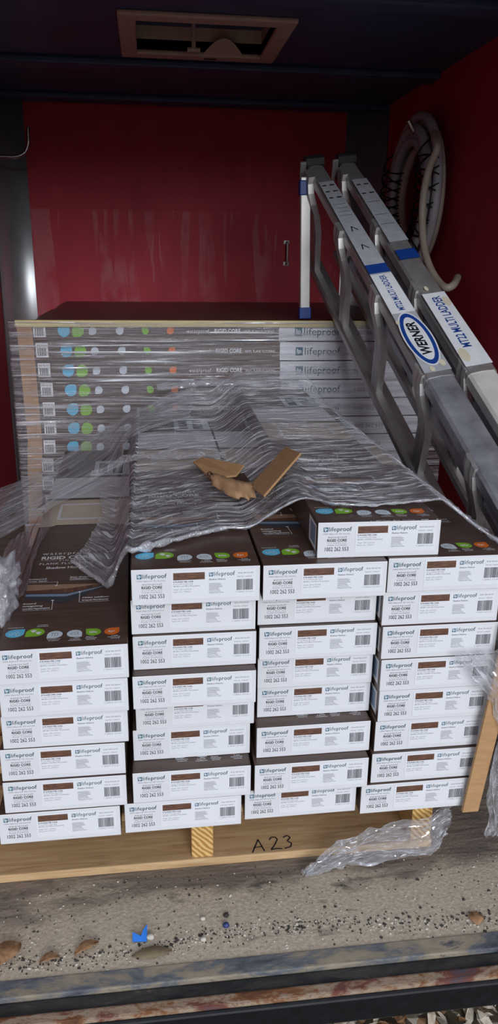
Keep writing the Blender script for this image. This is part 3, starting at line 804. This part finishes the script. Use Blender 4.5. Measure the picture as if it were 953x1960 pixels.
# crumpled wad
bm = bmesh.new(); bmesh.ops.create_icosphere(bm, subdivisions=4, radius=1)
vs = []; bm.verts.index_update()
for q in bm.verts:
    n_ = q.co.normalized(); k = 1 + .55 * fract(n_ * 1.7, 1, 4) + .22 * fract(n_ * 5, 1, 3)
    vs.append(Vector((-.247, .130, .515)) + Vector((n_.x * .030, n_.y * .06, n_.z * .046)) * k)
fs = [tuple(x.index for x in f.verts) for f in bm.faces]; uvs = [(q.co.x * .2, q.co.z * .2) for q in bm.verts]; bm.free()
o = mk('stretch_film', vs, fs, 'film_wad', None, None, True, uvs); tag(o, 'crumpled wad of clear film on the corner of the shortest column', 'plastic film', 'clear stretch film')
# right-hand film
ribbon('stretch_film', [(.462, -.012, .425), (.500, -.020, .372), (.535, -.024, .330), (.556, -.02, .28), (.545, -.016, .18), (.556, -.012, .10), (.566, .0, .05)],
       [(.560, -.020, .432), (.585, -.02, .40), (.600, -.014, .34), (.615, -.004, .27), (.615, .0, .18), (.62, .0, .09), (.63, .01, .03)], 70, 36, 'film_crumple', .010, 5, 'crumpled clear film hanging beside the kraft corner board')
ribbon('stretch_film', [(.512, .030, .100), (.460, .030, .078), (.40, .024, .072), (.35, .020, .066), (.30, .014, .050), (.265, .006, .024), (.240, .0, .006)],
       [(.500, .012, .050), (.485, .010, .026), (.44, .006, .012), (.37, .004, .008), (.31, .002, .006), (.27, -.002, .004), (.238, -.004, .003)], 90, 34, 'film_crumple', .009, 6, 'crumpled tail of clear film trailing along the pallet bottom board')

# ------------------------------------------------------------------ kraft corner board at the near stack, torn kraft piece
b = B()
def ring(z, x, w): return [(x, -.016, z), (x + w, -.016, z), (x + w, -.0115, z), (x + .004, -.0115, z), (x + .004, -.010, z), (x, -.010, z)]
a, c2 = ring(.121, .508, .028), ring(.47, .544, .030)
b.add([Vector(q) for q in a + c2], [(5, 4, 3, 2, 1, 0), tuple(range(6, 12))] + [(i, (i + 1) % 6, (i + 1) % 6 + 6, i + 6) for i in range(6)])
o = b.obj('corner_board', 'kraft'); tag(o, 'long kraft corner board leaning on the carton ends beside hanging film', 'corner board')

kr = empty('torn_cardboard', (.15, .30, .62)); tag(kr, 'torn kraft cardboard corner piece lying on the film', 'cardboard')
def kflap(name, poly, mats, t=.004): return under(B().slab(poly, t).obj(name, mats), kr)
kflap('flap', [(.084, .497, .612), (.105, .533, .612), (.178, .400, .628), (.160, .375, .615), (.112, .390, .606)], 'kraft')
kflap('flap', [(.1747, .284, .624), (.182, .167, .640), (.2693, .303, .678), (.262, .420, .662)], 'kraft')
kflap('inner_lining', [(.128, .398, .607), (.178, .400, .612), (.186, .322, .607), (.150, .318, .604)], 'kraft_dark')
vs, fs = [], []; nu, nv = 16, 6
for j in range(nv + 1):
    for i in range(nu + 1):
        u, v = i / nu, j / nv
        x = .108 + .072 * u + .004 * fract((u * 5, v * 3, 2)); y = .385 - .095 * v * (.6 + .4 * math.sin(u * PI)) - .085 * u + .012 * fract((u * 7, v * 5, 1)) - (.010 * abs(fract((u * 16, 0, 3))) if j == nv else 0)
        z = .620 + .012 * math.sin(v * PI) - .006 * v + .003 * fract((u * 6, v * 5, 4)); vs.append((x, y, z))
fs = [(j * (nu + 1) + i, (j + 1) * (nu + 1) + i, (j + 1) * (nu + 1) + i + 1, j * (nu + 1) + i + 1) for j in range(nv) for i in range(nu)]
o = mk('torn_fold', vs, fs, 'kraft_old', None, None, True)
sm = o.modifiers.new('thick', 'SOLIDIFY'); sm.thickness = .005
under(o, kr)

# ------------------------------------------------------------------ folded multi-position ladder
A0 = Vector((.52879, 1.38165, 1.22612)); U_ = Vector((.13144782, -.84096419, -.5248816)).normalized()
W_ = (Vector((-.08105798, .5185849, -.85117525)) + Vector((.17, 0, 0))); W_ = (W_ - U_ * W_.dot(U_)).normalized()
N_ = U_.cross(W_).normalized()
if N_.x < 0: N_ = -N_
lad = empty('folding_ladder', A0 + U_ * 1.7 + W_ * .29); tag(lad, 'folded aluminium multi-position ladder leaning from the back stack to the floor', 'ladder')
def lpt(s, w, n, off): return A0 + off + U_ * s + W_ * w + N_ * n
def rail(name, s0, s1, wc, off, wd0, wd1, th0, th1, mat):
    b = B(); segs = 10; n = 12; rows = []
    for i in range(segs + 1):
        t = i / segs; s = s0 + (s1 - s0) * t; hw = (wd0 + (wd1 - wd0) * t) / 2; ht = (th0 + (th1 - th0) * t) / 2; c = .006
        ring = [(-hw + c, -ht), (0, -ht - .0025), (hw - c, -ht), (hw, -ht + c), (hw, ht - c), (hw - c, ht), (-hw + c, ht), (-hw, ht - c), (-hw, -ht + c)]
        rows.append([lpt(s, wc + w, nn, off) for nn, w in ring])
    k = len(rows[0])
    vs = [q for r in rows for q in r]
    fs = [(i * k + j, i * k + (j + 1) % k, (i + 1) * k + (j + 1) % k, (i + 1) * k + j) for i in range(segs) for j in range(k)]
    fs += [tuple(range(k))[::-1], tuple(segs * k + j for j in range(k))]
    b.add(vs, fs)
    o = b.obj(name, mat); under(o, lad)
    return o
SB, SE, RW = -.085, 1.74, .29
wid = lambda s: .050 + (.078 - .050) * max(0, min(1, (s + .05) / 1.2))
thk = lambda s: .034 + .006 * max(0, min(1, s))
for hi, off in enumerate((Vector((0, 0, 0)), Vector((.100, .004, .010)))):
    # outer rail: worn front length, brighter sleeve at the back
    rail('rail', SB, .90, 0, off, wid(SB), wid(.9), thk(SB), thk(.9), 'alu')
    rail('rail', .90, SE, 0, off, wid(.9) - .004, .080, thk(.9) - .003, .042, 'alu_dark' if hi == 0 else 'alu_pale')
    rail('rail', SB, SE, RW, off, .046, .060, .030, .034, 'alu')
    rail('inner_rail', .30, 1.68, .062, off, .034, .044, .030, .034, 'alu_dark')
    for ks, s in enumerate((-.03, .27, .57, .88, 1.17, 1.47)):
        # rung: flat oval bar with a flared curved bracket at the rail
        b = B(); pts = []; n0 = -.026 if hi == 0 else -.012
        prof = [(-.030, -.016, -.030), (-.012, -.010, -.034), (.010, .006, -.036), (.040, .020, -.030), (.075, .026, -.020), (.13, .028, -.012), (.20, .028, -.010), (RW, .026, -.006)]
        rows = []
        for (w, ds, dn) in prof:
            c_ = lpt(s + ds, w + .012, dn + (0 if hi == 0 else .004), off)
            hw = .023; ht = .009
            ring = [(-hw, -ht), (-hw * .5, -ht - .002), (0, -ht + .0005), (hw * .5, -ht - .002), (hw, -ht), (hw, ht), (0, ht), (-hw, ht)]
            rows.append([c_ + U_ * a_ + N_ * n_ for a_, n_ in ring])
        k = 8; vs = [q for r in rows for q in r]
        fs = [(i * k + j, (i + 1) * k + j, (i + 1) * k + (j + 1) % k, i * k + (j + 1) % k) for i in range(len(rows) - 1) for j in range(k)] + [tuple(range(k)), tuple((len(rows) - 1) * k + j for j in range(k))[::-1]]
        b.add(vs, fs); under(b.obj('rung', 'alu', None), lad)
    # hinge knuckle, end plate with an arch
    c_ = lpt(SB - .01, .0, 0, off)
    b = B()
    for z in (-.02, .02):
        pts = [lpt(SB - .02, z, -.028, off), lpt(SB - .02, z, .028, off)]; b.tube(pts, .020, 14)
    under(b.obj('hinge', 'hinge'), lad)
    b = B(); n = 10; ar = []
    hw = .034
    outer = [(-hw, .05), (-hw, -.03), (hw, -.03), (hw, .035)]
    arch = [(.024 * math.cos(PI * k / n), .035 - .040 * math.sin(PI * k / n)) for k in range(n + 1)]
    poly = [(hw, .035)] + [(x, y) for x, y in arch] + [(-hw, .05), (-hw, -.03), (hw, -.03)]
    pl = [lpt(SB - .012, y, x - .012, off) for x, y in poly]
    under(B().slab(pl, .006).obj('end_plate', 'alu'), lad)
    for wq in (0, RW): 
        M4 = Matrix((U_, N_, W_)).transposed().to_4x4(); M4.translation = lpt(SE, wq, 0, off)
        under(B().cbox((-.03, -.042, -.024), (.014, .042, .024), .006, 0, M4).obj('foot', 'hinge'), lad)

# upright stabiliser bar with blue caps at the back end
q0 = Vector((.480, 1.42, 1.262)); q1 = Vector((.492, 1.42, ZT + .006))
b = B(); b.box((-.016, -.012, 0), (.016, .012, (q0 - q1).length)); 
def barpart(name, z0, z1, grow, mat):
    d = (q0 - q1).normalized(); x_ = Vector((0, 1, 0)).cross(d).normalized(); y_ = d.cross(x_)
    M4 = Matrix((x_, y_, d)).transposed().to_4x4(); M4.translation = q1
    under(B().cbox((-.016 - grow, -.012 - grow, z0), (.016 + grow, .012 + grow, z1), .003, 0, M4).obj(name, mat), lad)
LB = (q0 - q1).length
barpart('stabiliser_bar', .01, LB - .01, 0, 'alu'); barpart('bar_cap', 0, .035, .003, 'lblue'); barpart('bar_cap', LB - .062, LB - .020, .003, 'lblue')

# printed sleeves on the two upper rails: text runs from the front to the back end
def rail_print(off, items, s0, s1, name):
    P = Print(['lsticker', 'lwhite', 'lblue', 'lblack', 'lpaint', 'inkmid', 'steelblue'])
    items(P)
    o_ = lpt(0, -thk(.5) / 2 - .0045, 0, off)
    for nm, me in P.parts(o_, -U_, (-N_)): under(put(nm, me), lad)
def items_a(P):
    P.part = 'rail_sticker'
    hw = lambda s: wid(s) / 2 - .003
    P.poly([(-.02, -hw(.02)), (-.02, hw(.02)), (-.885, hw(.885)), (-.885, -hw(.885))], 'lsticker', -.0004)
    P.poly([(-.50, -hw(.5)), (-.50, hw(.5)), (-.665, hw(.66)), (-.665, -hw(.66))], 'lwhite', 0)
    P.poly([(-.455, -hw(.455)), (-.455, hw(.455)), (-.495, hw(.495)), (-.495, -hw(.495))], 'lblue', .0001)
    P.text('MT22 MULTI LADDER', -.655, -.008, 'lblue', width=.15, height=.016, bold=.02)
    for s in (.04, .075, .11):
        P.rect(-s - .006, -.018, -s, -.004, 'lblack', .0001); P.rect(-s - .006, .006, -s, .018, 'lblack', .0001)
    for s in (.15, .17, .19, .21): P.rect(-s - .002, -.018, -s, .018, 'inkmid', .0001)
    for s in (.27, .36): P.line(-s - .02, -.010, -s, .004, .003, 'lblack'); P.line(-s, .004, -s - .024, .008, .003, 'lblack')
    P.part = 'logo_sticker'
    P.ell(-.765, 0, .100, .036, 'lwhite', .0001, 36); P.ell(-.765, 0, .095, .0325, 'lblue', .0002, 36); P.ell(-.765, 0, .080, .0235, 'lwhite', .0003, 36)
    P.text('WERNER', -.765, -.0105, 'lblack', width=.120, height=.023, bold=.035, lift=.0004, shear=.2, center=True)
    P.part = 'paint_splash'
    for s, n_, r in ((.86, -.02, .012), (.875, .01, .010), (.70, .028, .008)):
        P.part = 'paint_splash#%g' % s; P.ell(-s, n_, r, r * .6, 'lpaint', .0004, 9)
def items_b(P):
    P.part = 'rail_sticker'
    hw = lambda s: wid(s) / 2 - .003
    P.poly([(-.02, -hw(.02)), (-.02, hw(.02)), (-.36, hw(.36)), (-.36, -hw(.36))], 'lsticker', -.0004)
    P.part = 'blue_band'
    P.poly([(-.40, -hw(.40)), (-.40, hw(.40)), (-.445, hw(.445)), (-.445, -hw(.445))], 'lblue', .0001)
    P.part = 'name_sticker'
    P.poly([(-.60, -hw(.60)), (-.60, hw(.60)), (-.88, hw(.88)), (-.88, -hw(.88))], 'lwhite', 0)
    P.text('MT22 MULTI LADDER', -.815, -.010, 'lblue', width=.20, height=.022, bold=.02)
    P.part = 'rail_sticker'
    for s in (.05, .10): P.rect(-s - .006, -.018, -s, -.004, 'lblack', .0001); P.rect(-s - .006, .006, -s, .018, 'lblack', .0001)
    for s in (.15, .22, .27): P.rect(-s - .0025, -.019, -s, .019, 'inkmid', .0001)
    P.part = 'paint_splash'
    for s, n_, r in ((.64, -.02, .020), (.84, .02, .025), (.58, .01, .010)):
        P.part = 'paint_splash#%g' % s; P.ell(-s, n_, r, r * .5, 'lpaint', .0004, 9)
rail_print(Vector((0, 0, 0)), items_a, 0, .9, 'rail_sticker')
rail_print(Vector((.100, .004, .010)), items_b, 0, .9, 'rail_sticker')

# ------------------------------------------------------------------ hose coil with net on the right wall
hc = empty('hose_coil', (1.0, 1.90, 1.24)); tag(hc, 'coil of pale hose under black netting hung on the side wall', 'hose')
CY, CZ, CX = 1.93, 1.245, .985
def hp(a, r, x): return Vector((x, CY + r * .98 * math.cos(a), CZ + r * math.sin(a)))
rr = random.Random(9)
for k, (r, x, mt_) in enumerate(((.268, .985, 'hose2'), (.232, .965, 'hose2'), (.245, 1.012, 'hose'), (.205, .990, 'hose2'), (.178, .972, 'hose2'), (.160, 1.005, 'hose'))):
    pts = [hp(2 * PI * i / 60, r * (1 + .03 * math.sin(2 * PI * i / 60 * 2 + k)), x + .01 * math.sin(2 * PI * i / 60 + k)) for i in range(61)]
    b = B().tube(pts, .0165, 10, cap=False); under(b.obj('hose_loop', mt_, None, True), hc)
b = B(); R0, r0 = .215, .066
def tp(a, c): return Vector((.985 - r0 * .85 * math.sin(c), CY + (R0 + r0 * math.cos(c)) * .98 * math.cos(a), CZ + (R0 + r0 * math.cos(c)) * math.sin(a)))
for k in range(22):
    for sg in (-1, 1):
        a0 = math.radians(150) + math.radians(250) * k / 22
        pts = [tp(a0 + sg * .30 * (c / PI - .5), c) for c in [PI * i / 10 for i in range(11)]]
        b.tube(pts, .0032, 5)
under(b.obj('netting', 'net'), hc)
lp = [(.985, 1.74, 1.43), (.96, 1.66, 1.40), (.945, 1.59, 1.361), (.935, 1.618, 1.311), (.93, 1.641, 1.232), (.93, 1.636, 1.15), (.93, 1.60, 1.066), (.935, 1.542, .999), (.945, 1.47, .951), (.955, 1.422, .935), (.98, 1.43, .945), (1.02, 1.50, .967)]
def cat(P_, n):
    out = []
    for i in range(n + 1):
        k = i / n * (len(P_) - 1); j = min(int(k), len(P_) - 2); f = k - j
        p0, p1, p2, p3 = (Vector(P_[max(j - 1, 0)]), Vector(P_[j]), Vector(P_[j + 1]), Vector(P_[min(j + 2, len(P_) - 1)]))
        out.append(.5 * ((2 * p1) + (p2 - p0) * f + (2 * p0 - 5 * p1 + 4 * p2 - p3) * f * f + (3 * p1 - p0 - 3 * p2 + p3) * f ** 3))
    return out
under(B().tube(cat(lp, 50), .0125, 10).obj('hose_tail', 'hose', None, True), hc)
under(B().tube([(1.05, 1.86, 1.455), (.95, 1.86, 1.455), (.93, 1.86, 1.485)], .010, 8).obj('wall_hook', 'steel'), hc)

# ------------------------------------------------------------------ roof vent, hook, handle
rv = empty('roof_vent', ((VX0 + VX1) / 2, (VY0 + VY1) / 2, ZC)); tag(rv, 'square beige roof vent with crank knob in the dark ceiling', 'roof vent')
b = B()
for lo, hi in (((-.062, 1.358), (VX0 + .004, 1.825)), ((VX1 - .004, 1.358), (.437, 1.825)), ((VX0, 1.358), (VX1, VY0 + .004)), ((VX0, VY1 - .004), (VX1, 1.825))):
    b.cbox((*lo, ZC - .014), (*hi, ZC), .005)
under(b.obj('frame', 'vent'), rv)
b = B()
for lo, hi in (((VX0 - .003, VY0), (VX0, VY1)), ((VX1, VY0), (VX1 + .003, VY1)), ((VX0, VY0 - .003), (VX1, VY0)), ((VX0, VY1), (VX1, VY1 + .003))): b.box((*lo, ZC - .012), (*hi, ZC + .07))
under(b.obj('shaft', 'vent'), rv)
under(B().box((VX0 - .01, VY0 - .01, ZC + .068), (VX1 + .01, VY1 + .01, ZC + .075)).obj('lid', 'navy'), rv)
b = B().tube([(.165, 1.69, ZC + .07), (.165, 1.69, ZC - .012)], .007, 8); b.tube([(.145, 1.69, ZC - .014), (.185, 1.69, ZC - .014)], .007, 8)
under(b.obj('crank_knob', 'vent'), rv)
vs = [(.20 + .13 * i / 8, 1.772 - .05 * math.sin(PI * i / 8) * j, ZC - .006 + .035 * j * math.sin(PI * i / 8)) for j in (0, 1) for i in range(9)]
o = mk('torn_screen', vs, [(i, i + 1, i + 10, i + 9) for i in range(8)], 'vent'); o.modifiers.new('thick', 'SOLIDIFY').thickness = .002; under(o, rv)
under(B().box((.205, 1.79, ZC - .016), (.245, 1.802, ZC - .0135)).obj('latch_slot', 'hinge'), rv)

b = B().tube(cat([(-.632, 2.38, 1.392), (-.56, 2.38, 1.391), (-.505, 2.38, 1.392), (-.468, 2.38, 1.408), (-.452, 2.38, 1.440), (-.450, 2.38, 1.47), (-.449, 2.38, 1.500)], 40), .0075, 10)
tag(b.obj('wall_hook', 'steel', None, True), 'bent steel J hook sticking out near the corner panel', 'hook')
b = B().tube(cat([(.642, YB, 1.092), (.642, YB - .02, 1.092), (.642, YB - .028, 1.085), (.642, YB - .028, 1.045), (.642, YB - .028, 1.005), (.642, YB - .02, .998), (.642, YB, .998)], 30), .0045, 8)
b.cbox((.628, YB - .003, 1.083), (.656, YB, 1.101), .001); b.cbox((.628, YB - .003, .989), (.656, YB, 1.007), .001)
tag(b.obj('pull_handle', 'alu', None, True), 'small bright pull handle on the red wall', 'handle')

# ------------------------------------------------------------------ litter on the floor
def leaf(name, x, y, L, W, rz, mat, label, z=.001, curl=.006):
    vs = []; n = 8
    for i in range(n + 1):
        t = i / n; w = W * math.sin(PI * min(1, max(.02, t))) ** .8 / 2
        zz = curl * math.sin(PI * t)
        for s in (-1, 0, 1): vs.append(Vector((L * (t - .5), s * w, zz + (curl * .6 if s else 0))))
    fs = [(i * 3 + s, (i + 1) * 3 + s, (i + 1) * 3 + s + 1, i * 3 + s + 1) for i in range(n) for s in range(2)]
    R = Matrix.Rotation(rz, 3, 'Z'); vs = [R @ q for q in vs]
    o = mk(name, vs, fs, mat, None, None, True); o.location = (x, y, z)
    o.modifiers.new('thick', 'SOLIDIFY').thickness = .0008
    return tag(o, label, 'leaf', 'dry leaves on the trailer floor')
leaf('dry_leaf', -.122, -.108, .040, .016, .5, 'leaf', 'orange brown curled leaf between the sill and blue scrap')
leaf('dry_leaf', -.176, -.122, .030, .014, .25, 'leaf', 'small tan leaf flat against the grit line')
leaf('dry_leaf', -.238, -.108, .048, .034, .9, 'leaf', 'broad brown dry leaf at the grit line', curl=.010)
leaf('dry_leaf', -.022, -.128, .062, .020, .06, 'leaf3', 'long olive leaf caked with mud near the sill plate', curl=.003)
leaf('dry_leaf', .500, -.122, .026, .024, 1.3, 'leaf', 'reddish round dry leaf alone on the muddy floor', curl=.003)
b = B().slab([(-.052, -.104, .002), (-.030, -.106, .002), (-.029, -.082, .012), (-.035, -.090, .010), (-.039, -.098, .006), (-.052, -.092, .009)], .0008)
tag(b.obj('plastic_scrap', 'scrap_blue'), 'torn bright blue plastic scrap on the muddy floor', 'scrap')
def pebble(name, x, y, r, mat, label):
    bm = bmesh.new(); bmesh.ops.create_icosphere(bm, subdivisions=2, radius=1); bm.verts.index_update()
    vs = [Vector((q.co.x * r, q.co.y * r * .8, q.co.z * r * .7)) * (1 + .25 * fract(q.co, 1.5, 2)) for q in bm.verts]; fs = [tuple(w.index for w in f.verts) for f in bm.faces]; bm.free()
    o = mk(name, vs, fs, mat, None, None, True); o.location = (x, y, r * .5); return tag(o, label, 'pebble', 'pebbles on the trailer floor')
pebble('pebble', .096, -.090, .0058, 'stone_blue', 'dark blue glossy pebble on the muddy floor')
pebble('pebble', -.024, -.099, .0066, 'grit_p', 'pale pebble touching the blue plastic scrap')
pebble('pebble', .060, -.072, .0045, 'grit_p', 'small pale pebble between the blue pebble and pallet')
pebble('pebble', .098, -.070, .0050, 'grit_d', 'dark pebble just behind the blue pebble')
pebble('pebble', .058, -.112, .0052, 'grit_p', 'white chip in the grit line near the blue pebble')
def grit(name, n, mat, rng, rmin, rmax):
    vs, fs = [], []; rr = random.Random(rng)
    for k in range(n):
        x = rr.uniform(-.40, .70); 
        y = -.112 + .012 * math.sin(x * 9) + rr.gauss(0, .009) if rr.random() < .65 else rr.uniform(-.148, .03)
        y = max(-.228, min(.04, y)); z0_ = 0 if y > -.15 else (.002 if y > -.18 else -.004)
        r = rr.uniform(rmin, rmax) * (1 if rr.random() < .85 else 1.8)
        o = len(vs); a = rr.uniform(0, 6)
        for i in range(4): vs.append((x + r * math.cos(a + i * PI / 2) * rr.uniform(.6, 1.3), y + r * math.sin(a + i * PI / 2) * rr.uniform(.6, 1.2), z0_))
        vs.append((x + rr.uniform(-.3, .3) * r, y, z0_ + r * rr.uniform(.5, 1.1)))
        fs += [(o + i, o + (i + 1) % 4, o + 4) for i in range(4)]
    o = mk(name, vs, fs, mat); o['kind'] = 'stuff'; return o
g = grit('grit', 1100, 'grit_d', 1, .0008, .0022); g['label'] = 'dark grit and wood crumbs scattered over the floor'; g['category'] = 'grit'
g = grit('grit', 600, 'grit_p', 2, .0008, .0022); g['label'] = 'pale gravel crumbs scattered over the floor'; g['category'] = 'grit'
vs, fs = [], []; rr = random.Random(21)
for k in range(2600):
    x, y = rr.uniform(-.1, 1.1), rr.uniform(-.35, .35); L = rr.uniform(.025, .06); W = L * rr.uniform(.25, .45); a = rr.uniform(0, 6.3); tl = rr.uniform(-.5, .5)
    o = len(vs); z = -.495 + rr.uniform(0, .02)
    for (p_, q_) in ((-.5, 0), (-.15, -.5), (.2, -.4), (.5, 0), (.2, .4), (-.15, .5)):
        lx, ly = p_ * L, q_ * W
        vs.append((x + lx * math.cos(a) - ly * math.sin(a), y + lx * math.sin(a) + ly * math.cos(a), z + tl * lx + abs(q_) * .01))
    fs.append(tuple(range(o, o + 6)))
lo_ = mk('leaf_litter', vs, fs, ['leaf2', 'leaf'], None, [rr.choice((0, 0, 1)) for _ in fs]); lo_['kind'] = 'stuff'; lo_['label'] = 'dry leaf litter on the ground beyond the trailer edge'; lo_['category'] = 'leaves'
